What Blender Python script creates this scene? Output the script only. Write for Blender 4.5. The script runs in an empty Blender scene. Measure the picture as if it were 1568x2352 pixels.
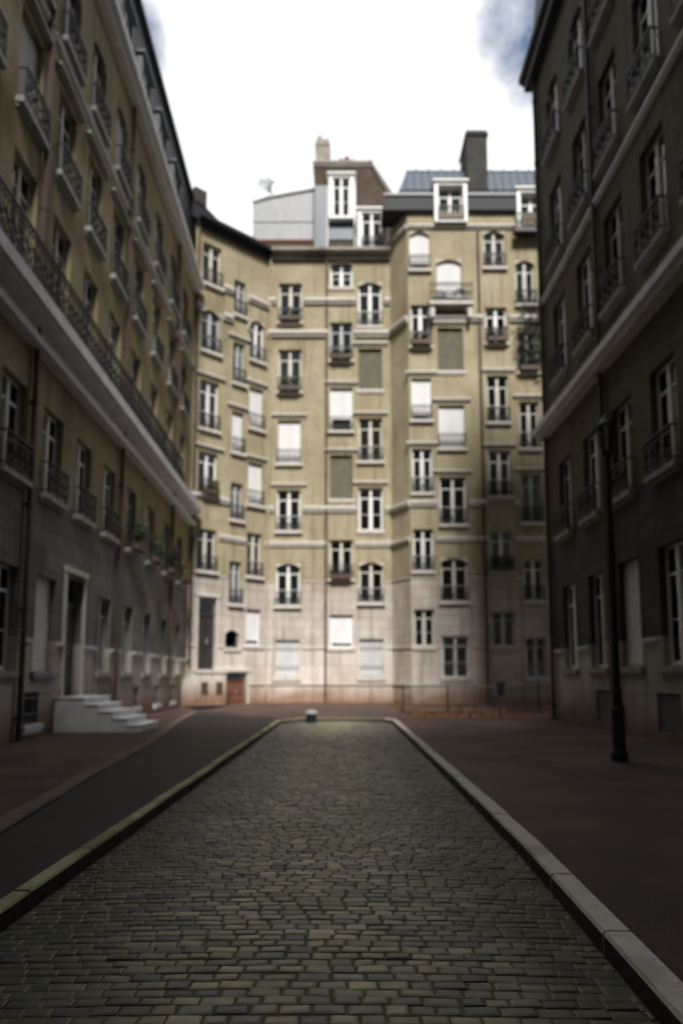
import bpy, math, random
from mathutils import Vector, Matrix
R = math.radians
random.seed(7)
scene = bpy.context.scene
col = scene.collection

# ------------------------------------------------------------------ camera
cam_d = bpy.data.cameras.new('camera')
cam = bpy.data.objects.new('camera', cam_d); col.objects.link(cam)
cam.location = (0, 0, 1.4)
cam.rotation_euler = (R(96), 0, 0)
cam_d.sensor_fit = 'HORIZONTAL'
cam_d.sensor_width = 24
cam_d.lens = 24
cam_d.shift_x = -6 / 1568
cam_d.shift_y = (1390 - 1176) / 1568
cam_d.clip_start = 0.05
cam_d.clip_end = 2000
cam_d.dof.use_dof = True
cam_d.dof.focus_distance = 2.9
cam_d.dof.aperture_fstop = 1.15
scene.camera = cam

# ------------------------------------------------------------------ light
SUN_EL, SUN_AZ = 47, 7            # azimuth: degrees east of due south (behind the camera, to the right)
world = bpy.data.worlds.new('World'); scene.world = world
world.use_nodes = True
wn, wl = world.node_tree.nodes, world.node_tree.links
wn.clear()
sky = wn.new('ShaderNodeTexSky'); sky.sky_type = 'NISHITA'; sky.sun_disc = False
sky.sun_elevation = R(SUN_EL); sky.sun_rotation = R(180 - SUN_AZ)
bg_sky = wn.new('ShaderNodeBackground'); bg_sky.inputs[1].default_value = 0.11
wl.new(sky.outputs[0], bg_sky.inputs[0])
bg_cl = wn.new('ShaderNodeBackground'); bg_cl.inputs[0].default_value = (.95, .97, 1, 1)
bg_cl.inputs[1].default_value = .8
tc = wn.new('ShaderNodeTexCoord')
# the cloud deck is bright in front, over the open end of the street, and its unseen part overhead and behind is dimmed to darken the foreground
dk = wn.new('ShaderNodeVectorMath'); dk.operation = 'DOT_PRODUCT'; dk.inputs[1].default_value = (0, .8, .6)
wl.new(tc.outputs['Generated'], dk.inputs[0])
dm = wn.new('ShaderNodeMapRange'); dm.inputs[1].default_value = .25; dm.inputs[2].default_value = .92; dm.inputs[3].default_value = .17; dm.inputs[4].default_value = .98
wl.new(dk.outputs['Value'], dm.inputs[0])
cn = wn.new('ShaderNodeTexNoise'); cn.inputs['Scale'].default_value = 3.2; cn.inputs['Detail'].default_value = 8; cn.inputs['Roughness'].default_value = .58; cn.inputs['Distortion'].default_value = .4
wl.new(tc.outputs['Generated'], cn.inputs['Vector'])
cm = wn.new('ShaderNodeMapRange'); cm.inputs[1].default_value = .35; cm.inputs[2].default_value = .62; cm.inputs[3].default_value = 1.12; cm.inputs[4].default_value = .86
wl.new(cn.outputs[0], cm.inputs[0])
cx_ = wn.new('ShaderNodeMath'); cx_.operation = 'MULTIPLY'; wl.new(dm.outputs[0], cx_.inputs[0]); wl.new(cm.outputs[0], cx_.inputs[1]); wl.new(cx_.outputs[0], bg_cl.inputs[1])
noi = wn.new('ShaderNodeTexNoise'); noi.inputs['Scale'].default_value = 7
noi.inputs['Detail'].default_value = 6; noi.inputs['Roughness'].default_value = .62
wl.new(tc.outputs['Generated'], noi.inputs['Vector'])
# breaks in the cloud: directions in which the blue shows
def gap(dx, dy, dz, lo, hi):
    v = Vector((dx, dy, dz)).normalized()
    d = wn.new('ShaderNodeVectorMath'); d.operation = 'DOT_PRODUCT'; d.inputs[1].default_value = v
    wl.new(tc.outputs['Generated'], d.inputs[0])
    m = wn.new('ShaderNodeMapRange'); m.inputs[1].default_value = math.cos(R(hi)); m.inputs[2].default_value = math.cos(R(lo))
    m.inputs[3].default_value = 0; m.inputs[4].default_value = 1
    wl.new(d.outputs['Value'], m.inputs[0])
    return m.outputs[0]
g1 = gap(.345, .90, 1.0, 1.0, 8)
g2 = gap(-.34, .905, .93, 0.1, 4)
mx = wn.new('ShaderNodeMath'); mx.operation = 'MAXIMUM'
wl.new(g1, mx.inputs[0]); wl.new(g2, mx.inputs[1])
ad = wn.new('ShaderNodeMath'); ad.operation = 'MULTIPLY_ADD'; ad.inputs[1].default_value = 0.6
wl.new(mx.outputs[0], ad.inputs[0]); wl.new(noi.outputs[0], ad.inputs[2])
mr = wn.new('ShaderNodeMapRange'); mr.inputs[1].default_value = .69; mr.inputs[2].default_value = .98
mr.inputs[3].default_value = 0; mr.inputs[4].default_value = .95
wl.new(ad.outputs[0], mr.inputs[0])
ms = wn.new('ShaderNodeMixShader')
wl.new(mr.outputs[0], ms.inputs[0]); wl.new(bg_cl.outputs[0], ms.inputs[1]); wl.new(bg_sky.outputs[0], ms.inputs[2])
wo = wn.new('ShaderNodeOutputWorld'); wl.new(ms.outputs[0], wo.inputs[0])

sun_d = bpy.data.lights.new('sun', 'SUN'); sun_d.energy = 4.8; sun_d.angle = R(14)
sun_d.color = (1, .96, .9)
sun = bpy.data.objects.new('sun', sun_d); col.objects.link(sun)
sun.location = (10, -20, 40)
_to = Vector((math.sin(R(SUN_AZ)) * math.cos(R(SUN_EL)), -math.cos(R(SUN_AZ)) * math.cos(R(SUN_EL)), math.sin(R(SUN_EL))))
sun.rotation_euler = _to.to_track_quat('Z', 'Y').to_euler()

vs = scene.view_settings
vs.view_transform = 'Standard'; vs.look = 'None'; vs.exposure = 0.35; vs.gamma = 1
scene.cycles.max_bounces = 8
scene.cycles.transparent_max_bounces = 8

# ------------------------------------------------------------------ helpers
class MB:
    def __init__(s): s.v = []; s.f = []; s.m = []
    def quad(s, a, b, c, d, m=0):
        i = len(s.v); s.v += [tuple(a), tuple(b), tuple(c), tuple(d)]; s.f.append((i, i+1, i+2, i+3)); s.m.append(m); return s
    def poly(s, pts, m=0):
        i = len(s.v); s.v += [tuple(p) for p in pts]; s.f.append(tuple(range(i, i+len(pts)))); s.m.append(m); return s
    def box(s, x0, x1, y0, y1, z0, z1, m=0):
        i = len(s.v)
        s.v += [(x0,y0,z0),(x1,y0,z0),(x1,y1,z0),(x0,y1,z0),(x0,y0,z1),(x1,y0,z1),(x1,y1,z1),(x0,y1,z1)]
        for f in ((0,3,2,1),(4,5,6,7),(0,1,5,4),(1,2,6,5),(2,3,7,6),(3,0,4,7)):
            s.f.append(tuple(i+k for k in f)); s.m.append(m)
        return s
    def bar(s, p, q, r, n=4, r2=None, m=0):
        p = Vector(p); q = Vector(q); d = q-p
        if d.length < 1e-6: return s
        d.normalize(); r2 = r if r2 is None else r2
        a = d.orthogonal().normalized(); b = d.cross(a)
        i = len(s.v)
        for c, rr in ((p, r), (q, r2)):
            for k in range(n):
                t = 2*math.pi*(k+.5)/n
                s.v.append(tuple(c + (a*math.cos(t) + b*math.sin(t))*rr))
        for k in range(n):
            s.f.append((i+k, i+(k+1)%n, i+n+(k+1)%n, i+n+k)); s.m.append(m)
        s.f.append(tuple(i+k for k in range(n))[::-1]); s.m.append(m)
        s.f.append(tuple(i+n+k for k in range(n))); s.m.append(m)
        return s
    def path(s, pts, r, n=4, m=0):
        for a, b in zip(pts[:-1], pts[1:]): s.bar(a, b, r, n, None, m)
        return s
    def ring(s, c, rad, r, n=10, a0=0, a1=2*math.pi):
        pts = [(c[0]+rad*math.cos(a0+(a1-a0)*k/n), c[1], c[2]+rad*math.sin(a0+(a1-a0)*k/n)) for k in range(n+1)]
        return s.path(pts, r, 3)
    def lathe(s, prof, n=16, cx=0, cy=0, m=0):
        i = len(s.v)
        for (r, z) in prof:
            for k in range(n):
                t = 2*math.pi*k/n; s.v.append((cx+r*math.cos(t), cy+r*math.sin(t), z))
        for j in range(len(prof)-1):
            for k in range(n):
                s.f.append((i+j*n+k, i+j*n+(k+1)%n, i+(j+1)*n+(k+1)%n, i+(j+1)*n+k)); s.m.append(m)
        s.f.append(tuple(i+(len(prof)-1)*n+k for k in range(n))); s.m.append(m)
        s.f.append(tuple(i+k for k in range(n))[::-1]); s.m.append(m)
        return s
    def prism(s, pts, y0, y1, m=0):      # outline in x,z pushed from y0 to y1 (outline counter-clockwise seen from -y)
        n = len(pts)
        s.poly([(x, y0, z) for x, z in pts], m); s.poly([(x, y1, z) for x, z in reversed(pts)], m)
        for k in range(n):
            (xa, za), (xb, zb) = pts[k], pts[(k+1) % n]
            s.quad((xb, y0, zb), (xa, y0, za), (xa, y1, za), (xb, y1, zb), m)
        return s
    def mesh(s, name, mats):
        me = bpy.data.meshes.new(name); me.from_pydata(s.v, [], s.f)
        if not isinstance(mats, (list, tuple)): mats = [mats]
        for m in mats: me.materials.append(m)
        if len(mats) > 1: me.polygons.foreach_set('material_index', s.m)
        me.update(); return me
    def build(s, name, mats, parent=None, loc=None, rz=None):
        return link(name, s.mesh(name, mats), parent, loc, rz)

class Fac:
    """a wall frame of a building: local x runs along the wall, z up, y into the house; parts made in it hang under the building"""
    def __init__(s, bld, p0, p1):
        s.bld = bld; d = Vector((p1[0]-p0[0], p1[1]-p0[1])); s.L = d.length; s.a = math.atan2(d.y, d.x)
        s.off = Vector((p0[0]-bld.location.x, p0[1]-bld.location.y, 0)); s.ops = []
        s.mat = Matrix.Translation(s.off) @ Matrix.Rotation(s.a, 4, 'Z')
    def world(s, x, y, z):
        return Matrix.Translation(s.bld.location) @ s.mat @ Vector((x, y, z))
def link(name, me, parent=None, loc=None, rz=None):
    o = bpy.data.objects.new(name, me); col.objects.link(o)
    if isinstance(parent, Fac):
        o.parent = parent.bld
        o.location = parent.mat @ Vector(loc or (0, 0, 0)); o.rotation_euler = (0, 0, parent.a + (rz or 0))
        return o
    if parent: o.parent = parent
    if loc is not None: o.location = loc
    if rz is not None: o.rotation_euler = (0, 0, rz)
    return o
def thing(name, label, cat, loc=(0, 0, 0), rz=0, group=None):
    o = bpy.data.objects.new(name, None); col.objects.link(o)
    o.location = loc; o.rotation_euler = (0, 0, rz); o.empty_display_size = .3
    return tag(o, label, cat, group)
def tag(o, label, cat, group=None):
    o['label'] = label; o['category'] = cat
    if group: o['group'] = group
    return o
def struct(o): o['kind'] = 'structure'; return o

# ------------------------------------------------------------------ materials
def mat(name, c1, c2=None, scale=3, rough=.85, bump=0.0, bscale=None, metal=0, spec=.3, detail=6, stretch=(1,1,1), c3=None, s3=.5, t3=(.55,.7)):
    m = bpy.data.materials.new(name); m.use_nodes = True
    n, l = m.node_tree.nodes, m.node_tree.links
    b = n['Principled BSDF']; b.inputs['Roughness'].default_value = rough; b.inputs['Metallic'].default_value = metal
    b.inputs['Specular IOR Level'].default_value = spec
    if c2 is None: c2 = tuple(x*.8 for x in c1)
    t = n.new('ShaderNodeTexCoord'); mp = n.new('ShaderNodeMapping'); mp.inputs['Scale'].default_value = stretch
    l.new(t.outputs['Object'], mp.inputs[0])
    no = n.new('ShaderNodeTexNoise'); no.inputs['Scale'].default_value = scale; no.inputs['Detail'].default_value = detail
    l.new(mp.outputs[0], no.inputs['Vector'])
    r = n.new('ShaderNodeValToRGB'); r.color_ramp.elements[0].position = .3; r.color_ramp.elements[1].position = .7
    r.color_ramp.elements[0].color = (*c2, 1); r.color_ramp.elements[1].color = (*c1, 1)
    l.new(no.outputs[0], r.inputs[0]); out = r.outputs[0]
    if c3:
        n3 = n.new('ShaderNodeTexNoise'); n3.inputs['Scale'].default_value = s3; n3.inputs['Detail'].default_value = 5
        l.new(mp.outputs[0], n3.inputs['Vector'])
        r3 = n.new('ShaderNodeMapRange'); r3.inputs[1].default_value = t3[0]; r3.inputs[2].default_value = t3[1]
        l.new(n3.outputs[0], r3.inputs[0])
        mm = n.new('ShaderNodeMix'); mm.data_type = 'RGBA'; l.new(r3.outputs[0], mm.inputs[0]); l.new(out, mm.inputs[6]); mm.inputs[7].default_value = (*c3, 1)
        out = mm.outputs[2]
    l.new(out, b.inputs['Base Color'])
    if bump:
        nb = n.new('ShaderNodeTexNoise'); nb.inputs['Scale'].default_value = bscale or scale*4; nb.inputs['Detail'].default_value = 6
        l.new(t.outputs['Object'], nb.inputs['Vector'])
        bp = n.new('ShaderNodeBump'); bp.inputs['Strength'].default_value = bump; bp.inputs['Distance'].default_value = .02
        l.new(nb.outputs[0], bp.inputs['Height']); l.new(bp.outputs[0], b.inputs['Normal'])
    return m

def wall_mat(name, zs, brick=((.40,.34,.20),(.31,.26,.155)), stone=((.42,.385,.34),(.33,.30,.265)), plinth=((.52,.48,.44),(.42,.38,.34)), zp=2.8, coursing=.5):
    """yellow brick above zs, jointed stone below, paler plinth below zp (heights in object Z)"""
    m = bpy.data.materials.new(name); m.use_nodes = True
    n, l = m.node_tree.nodes, m.node_tree.links
    b = n['Principled BSDF']; b.inputs['Roughness'].default_value = .9; b.inputs['Specular IOR Level'].default_value = .2
    t = n.new('ShaderNodeTexCoord'); sp = n.new('ShaderNodeSeparateXYZ'); l.new(t.outputs['Object'], sp.inputs[0])
    ad = n.new('ShaderNodeMath'); ad.operation = 'ADD'; l.new(sp.outputs[0], ad.inputs[0]); l.new(sp.outputs[1], ad.inputs[1])
    cb = n.new('ShaderNodeCombineXYZ'); l.new(ad.outputs[0], cb.inputs[0]); l.new(sp.outputs[2], cb.inputs[1])
    def bricks(w, h, mortar, cc, off=.5):
        k = n.new('ShaderNodeTexBrick'); k.offset = off
        k.inputs['Scale'].default_value = 1; k.inputs['Brick Width'].default_value = w; k.inputs['Row Height'].default_value = h
        k.inputs['Mortar Size'].default_value = mortar; k.inputs['Bias'].default_value = 0; k.inputs['Mortar Smooth'].default_value = .2
        k.inputs['Color1'].default_value = (*cc[0], 1); k.inputs['Color2'].default_value = (*cc[1], 1)
        k.inputs['Mortar'].default_value = (*[x*.62 for x in cc[1]], 1)
        l.new(cb.outputs[0], k.inputs['Vector']); return k
    kb = bricks(.23, .075, .007, brick); ks = bricks(.95, .46, .012, stone); kp = bricks(1.3, .9, .01, plinth)
    def step(z, w=.01):
        r = n.new('ShaderNodeMapRange'); r.inputs[1].default_value = z-w; r.inputs[2].default_value = z+w; l.new(sp.outputs[2], r.inputs[0]); return r.outputs[0]
    def mix(fac, a, c, blend='MIX'):
        k = n.new('ShaderNodeMix'); k.data_type = 'RGBA'; k.blend_type = blend
        if isinstance(fac, (int, float)): k.inputs[0].default_value = fac
        else: l.new(fac, k.inputs[0])
        l.new(a, k.inputs[6])
        if isinstance(c, tuple): k.inputs[7].default_value = (*c, 1)
        else: l.new(c, k.inputs[7])
        return k.outputs[2]
    c = mix(step(zp), kp.outputs[0], ks.outputs[0]); c = mix(step(zs), c, kb.outputs[0])
    # weathering: broad blotches and run-off streaks
    n1 = n.new('ShaderNodeTexNoise'); n1.inputs['Scale'].default_value = .45; n1.inputs['Detail'].default_value = 8; n1.inputs['Roughness'].default_value = .6
    l.new(t.outputs['Object'], n1.inputs['Vector'])
    r1 = n.new('ShaderNodeMapRange'); r1.inputs[1].default_value = .35; r1.inputs[2].default_value = .7; r1.inputs[3].default_value = 0; r1.inputs[4].default_value = .8
    l.new(n1.outputs[0], r1.inputs[0]); c = mix(r1.outputs[0], c, (.60, .545, .44), 'MULTIPLY')
    mp = n.new('ShaderNodeMapping'); mp.inputs['Scale'].default_value = (2.2, 2.2, .12); l.new(t.outputs['Object'], mp.inputs[0])
    n2 = n.new('ShaderNodeTexNoise'); n2.inputs['Scale'].default_value = 1.6; n2.inputs['Detail'].default_value = 6; l.new(mp.outputs[0], n2.inputs['Vector'])
    r2 = n.new('ShaderNodeMapRange'); r2.inputs[1].default_value = .52; r2.inputs[2].default_value = .72; r2.inputs[3].default_value = 0; r2.inputs[4].default_value = .6
    l.new(n2.outputs[0], r2.inputs[0]); c = mix(r2.outputs[0], c, (.36, .34, .31), 'MULTIPLY')
    n4 = n.new('ShaderNodeTexNoise'); n4.inputs['Scale'].default_value = 9; n4.inputs['Detail'].default_value = 6; l.new(t.outputs['Object'], n4.inputs['Vector'])
    r4 = n.new('ShaderNodeMapRange'); r4.inputs[1].default_value = .3; r4.inputs[2].default_value = .7; r4.inputs[3].default_value = .0; r4.inputs[4].default_value = .3
    l.new(n4.outputs[0], r4.inputs[0]); c = mix(r4.outputs[0], c, (.7, .65, .6), 'MULTIPLY')
    # rust-brown splash stain at the foot of the wall
    n5 = n.new('ShaderNodeTexNoise'); n5.inputs['Scale'].default_value = 1.1; n5.inputs['Detail'].default_value = 5; l.new(t.outputs['Object'], n5.inputs['Vector'])
    a5 = n.new('ShaderNodeMath'); a5.operation = 'MULTIPLY_ADD'; a5.inputs[1].default_value = -1.1; l.new(sp.outputs[2], a5.inputs[0]); l.new(n5.outputs[0], a5.inputs[2])
    r5 = n.new('ShaderNodeMapRange'); r5.inputs[1].default_value = -.6; r5.inputs[2].default_value = .35; r5.inputs[3].default_value = 0; r5.inputs[4].default_value = .9
    l.new(a5.outputs[0], r5.inputs[0]); c = mix(r5.outputs[0], c, (.45, .26, .17), 'MULTIPLY')
    l.new(c, b.inputs['Base Color'])
    # relief
    bsum = n.new('ShaderNodeMix'); bsum.data_type = 'FLOAT'; l.new(step(zs), bsum.inputs[0]); l.new(ks.outputs['Fac'], bsum.inputs[2]); l.new(kb.outputs['Fac'], bsum.inputs[3])
    ma = n.new('ShaderNodeMath'); ma.operation = 'MULTIPLY_ADD'; ma.inputs[1].default_value = -1; l.new(bsum.outputs[0], ma.inputs[0]); l.new(n4.outputs[0], ma.inputs[2])
    bp = n.new('ShaderNodeBump'); bp.inputs['Strength'].default_value = coursing; bp.inputs['Distance'].default_value = .015
    l.new(ma.outputs[0], bp.inputs['Height']); l.new(bp.outputs[0], b.inputs['Normal'])
    return m

def glass_mat():
    m = bpy.data.materials.new('window glass'); m.use_nodes = True
    n, l = m.node_tree.nodes, m.node_tree.links; n.clear()
    tr = n.new('ShaderNodeBsdfTransparent'); tr.inputs[0].default_value = (.8, .85, .86, 1)
    gl = n.new('ShaderNodeBsdfGlossy'); gl.inputs['Roughness'].default_value = .04
    lw = n.new('ShaderNodeFresnel'); lw.inputs[0].default_value = 1.5
    t = n.new('ShaderNodeTexCoord'); no = n.new('ShaderNodeTexNoise'); no.inputs['Scale'].default_value = 1.2; l.new(t.outputs['Object'], no.inputs['Vector'])
    bp = n.new('ShaderNodeBump'); bp.inputs['Strength'].default_value = .25; bp.inputs['Distance'].default_value = .02; l.new(no.outputs[0], bp.inputs['Height'])
    l.new(bp.outputs[0], gl.inputs['Normal'])
    ad = n.new('ShaderNodeMath'); ad.operation = 'MULTIPLY_ADD'; ad.inputs[1].default_value = 1.2; ad.inputs[2].default_value = .06; l.new(lw.outputs[0], ad.inputs[0])
    mx = n.new('ShaderNodeMixShader'); l.new(ad.outputs[0], mx.inputs[0]); l.new(tr.outputs[0], mx.inputs[1]); l.new(gl.outputs[0], mx.inputs[2])
    o = n.new('ShaderNodeOutputMaterial'); l.new(mx.outputs[0], o.inputs[0]); return m

def island_mat(name, cols, rough=.8, moss=None, bump=.3):
    """colour by loose piece (each sett, each leaf)"""
    m = bpy.data.materials.new(name); m.use_nodes = True
    n, l = m.node_tree.nodes, m.node_tree.links
    b = n['Principled BSDF']; b.inputs['Roughness'].default_value = rough; b.inputs['Specular IOR Level'].default_value = .35
    g = n.new('ShaderNodeNewGeometry'); r = n.new('ShaderNodeValToRGB')
    els = r.color_ramp.elements
    for k, c in enumerate(cols):
        p = k/(len(cols)-1)
        e = els[0] if k == 0 else (els[-1] if k == len(cols)-1 else els.new(p))
        e.position = p
        e.color = (*c, 1)
    l.new(g.outputs['Random Per Island'], r.inputs[0]); out = r.outputs[0]
    t = n.new('ShaderNodeTexCoord')
    no = n.new('ShaderNodeTexNoise'); no.inputs['Scale'].default_value = 14; no.inputs['Detail'].default_value = 6; l.new(t.outputs['Object'], no.inputs['Vector'])
    if moss:
        n3 = n.new('ShaderNodeTexNoise'); n3.inputs['Scale'].default_value = 1.1; n3.inputs['Detail'].default_value = 8; n3.inputs['Roughness'].default_value = .65
        l.new(t.outputs['Object'], n3.inputs['Vector'])
        r3 = n.new('ShaderNodeMapRange'); r3.inputs[1].default_value = .46; r3.inputs[2].default_value = .64; r3.inputs[4].default_value = .75; l.new(n3.outputs[0], r3.inputs[0])
        mm = n.new('ShaderNodeMix'); mm.data_type = 'RGBA'; l.new(r3.outputs[0], mm.inputs[0]); l.new(out, mm.inputs[6]); mm.inputs[7].default_value = (*moss, 1); out = mm.outputs[2]
        m2 = n.new('ShaderNodeMix'); m2.data_type = 'RGBA'; m2.blend_type = 'MULTIPLY'; m2.inputs[0].default_value = .6
        l.new(out, m2.inputs[6]); l.new(no.outputs[0], m2.inputs[7]); out = m2.outputs[2]
    if name == 'granite setts':  # sett colour darkened towards the kerbs, painting in the shade at the sides
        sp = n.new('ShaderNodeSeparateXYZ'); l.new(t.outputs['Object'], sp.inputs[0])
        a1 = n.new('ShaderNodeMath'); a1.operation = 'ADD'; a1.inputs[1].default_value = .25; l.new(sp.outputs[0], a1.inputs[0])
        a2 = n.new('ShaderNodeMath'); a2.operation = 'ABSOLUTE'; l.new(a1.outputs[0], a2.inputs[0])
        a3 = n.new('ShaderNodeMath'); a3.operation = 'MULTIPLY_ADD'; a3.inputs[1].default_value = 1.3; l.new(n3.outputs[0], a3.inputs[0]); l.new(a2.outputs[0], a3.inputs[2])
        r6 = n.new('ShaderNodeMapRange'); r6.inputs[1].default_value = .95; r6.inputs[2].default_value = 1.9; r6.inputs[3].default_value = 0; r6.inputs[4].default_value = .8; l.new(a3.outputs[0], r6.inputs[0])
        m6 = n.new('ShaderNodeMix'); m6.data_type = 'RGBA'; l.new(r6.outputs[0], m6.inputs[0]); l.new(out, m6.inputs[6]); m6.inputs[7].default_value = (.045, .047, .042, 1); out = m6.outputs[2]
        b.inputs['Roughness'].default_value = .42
    l.new(out, b.inputs['Base Color'])
    if bump:
        bp = n.new('ShaderNodeBump'); bp.inputs['Strength'].default_value = bump; bp.inputs['Distance'].default_value = .01
        l.new(no.outputs[0], bp.inputs['Height']); l.new(bp.outputs[0], b.inputs['Normal'])
    return m

M = {}
M['wall_end'] = wall_mat('end building wall', 6.0, brick=((.50,.455,.33),(.42,.38,.265)), stone=((.60,.56,.525),(.50,.465,.435)), plinth=((.76,.72,.69),(.66,.62,.59)))
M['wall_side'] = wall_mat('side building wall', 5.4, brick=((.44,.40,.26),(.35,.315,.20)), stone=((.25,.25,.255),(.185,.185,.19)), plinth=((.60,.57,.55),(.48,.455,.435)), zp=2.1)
M['wall_right'] = wall_mat('right building wall', 5.4, brick=((.18,.165,.125),(.135,.122,.09)), stone=((.10,.104,.115),(.075,.078,.088)), plinth=((.56,.56,.57),(.44,.44,.45)), zp=2.1)  # darker, cooler wall tones with the cold street shade put into the colour
M['band'] = mat('string course stone', (.62,.585,.54), (.50,.47,.43), 4, .85, .2, stretch=(1,1,.4))
M['band_side'] = mat('balcony slab stone', (.74,.75,.77), (.56,.57,.59), 3, .85, .3)
M['sill_side'] = mat('weathered grey sill stone', (.36,.355,.34), (.22,.215,.21), 3, .9, .4)
M['white'] = mat('white window paint', (.78,.78,.77), (.70,.70,.69), 6, .5, spec=.4)
M['white_old'] = mat('yellowed window paint', (.62,.60,.54), (.50,.48,.43), 5, .6)
M['white_grey'] = mat('grey window paint', (.46,.47,.48), (.36,.37,.38), 5, .55)
M['brick_dark'] = mat('brown boarding', (.10,.075,.06), (.07,.05,.04), 5, .8)
M['shutter_white'] = mat('white roller shutter', (.76,.76,.77), (.66,.66,.67), 2, .6, stretch=(1,1,.4))
M['shutter_olive'] = mat('olive wooden shutter', (.15,.14,.10), (.10,.095,.065), 5, .7)
M['curtain'] = mat('net curtain', (.80,.80,.79), (.55,.55,.55), 3, .95, stretch=(4,4,.5))
M['curtain_warm'] = mat('cream curtain', (.60,.54,.42), (.38,.34,.26), 4, .95, stretch=(4,4,.5))
M['curtain_grey'] = mat('grey blue curtain', (.36,.39,.43), (.22,.24,.28), 4, .95, stretch=(4,4,.5))
M['room'] = mat('dark room', (.035,.035,.04), (.02,.02,.022), 2, .9)
M['iron'] = mat('black wrought iron', (.025,.028,.032), (.015,.016,.02), 10, .5, spec=.4)
M['iron_grey'] = mat('worn grey ironwork', (.24,.25,.25), (.12,.125,.13), 12, .6)
M['glass'] = glass_mat()
M['slate'] = mat('blue grey slate', (.055,.068,.085), (.032,.04,.052), 6, .55, .4, 30, spec=.4)
M['slate_dark'] = mat('dark slate', (.024,.026,.032), (.014,.015,.02), 6, .6, .4, 30)
M['zinc'] = mat('zinc sheet', (.30,.315,.34), (.22,.235,.255), 2, .5, metal=.0, spec=.5, stretch=(4,4,.5))
M['zinc_blue'] = mat('blue grey zinc', (.075,.105,.145), (.045,.063,.09), 3, .45, spec=.5, stretch=(5,5,.6))
M['brick_brown'] = wall_mat('brown chimney brick', -50, brick=((.15,.125,.105),(.11,.088,.075)), coursing=.6)
M['render_grey'] = mat('grey chimney render', (.36,.33,.29), (.25,.225,.195), 2, .9, .3, c3=(.17,.15,.13), s3=.8)
M['chimney_dark'] = mat('sooty chimney render', (.06,.058,.052), (.04,.038,.034), 2, .9, .3)
M['terracotta'] = mat('terracotta pot', (.30,.10,.055), (.18,.06,.04), 5, .8)
M['pipe_brown'] = mat('brown cast iron pipe', (.10,.065,.048), (.065,.045,.036), 6, .55)
M['door'] = mat('dark panelled door', (.045,.038,.036), (.028,.024,.024), 5, .5, spec=.4, stretch=(3,3,.5))
M['door_rust'] = mat('rust red cellar door', (.19,.075,.048), (.11,.05,.036), 3, .7, .2)
M['granite'] = mat('kerb granite', (.66,.62,.55), (.54,.50,.44), 14, .8, .5, 60, c3=(.42,.39,.33), s3=2.5)
M['granite_moss'] = mat('mossy kerb granite', (.50,.48,.30), (.36,.35,.20), 9, .85, .5, 60, c3=(.24,.25,.13), s3=1.1, t3=(.46,.58))
M['side_shade'] = mat('kerb side shade', (.075,.07,.055), (.04,.04,.034), 5, .8, .5, 40)  # dark colour for the kerb side faces, standing in for their shade
M['asphalt'] = mat('dark asphalt', (.048,.038,.034), (.027,.022,.020), 60, .62, .9, 70, c3=(.024,.022,.022), s3=.9, t3=(.40,.62))
M['asphalt_red'] = mat('reddish brown asphalt', (.145,.082,.068), (.085,.05,.043), 50, .62, .9, 70, c3=(.055,.037,.035), s3=.8, t3=(.4,.62))
M['earth'] = mat('red brown earth', (.16,.085,.055), (.085,.05,.035), 6, .95, .8, 25, c3=(.06,.04,.03), s3=1.5)
M['strip'] = mat('worn brown edging stone', (.20,.155,.13), (.12,.095,.08), 5, .9, .6, 30)
M['ground'] = mat('ground earth', (.07,.065,.055), (.05,.045,.04), 2, .95)
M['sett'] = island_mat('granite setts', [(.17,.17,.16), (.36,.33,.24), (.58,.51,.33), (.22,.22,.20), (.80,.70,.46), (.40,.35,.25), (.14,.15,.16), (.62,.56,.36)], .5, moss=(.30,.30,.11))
M['joint'] = mat('mossy sand joints', (.15,.15,.08), (.09,.09,.055), 8, .95, .5, 60)
M['leaf_dark'] = island_mat('dark leaves', [(.012,.02,.012), (.03,.045,.02), (.02,.03,.018), (.045,.055,.025)], .6, bump=0)
M['leaf_green'] = island_mat('green leaves', [(.025,.05,.02), (.05,.085,.03), (.035,.06,.025), (.09,.11,.03)], .6, bump=0)
M['leaf_yellow'] = island_mat('yellow green leaves', [(.12,.13,.02), (.20,.20,.03), (.08,.10,.025), (.26,.24,.05)], .6, bump=0)
M['leaf_dead'] = island_mat('fallen leaves', [(.20,.09,.04), (.11,.055,.03), (.28,.14,.06), (.07,.04,.025)], .8, bump=0)
M['bark'] = mat('bark', (.07,.06,.05), (.04,.035,.03), 8, .9)
M['steel_grey'] = mat('galvanised cap', (.55,.55,.54), (.42,.42,.41), 5, .5)

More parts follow.
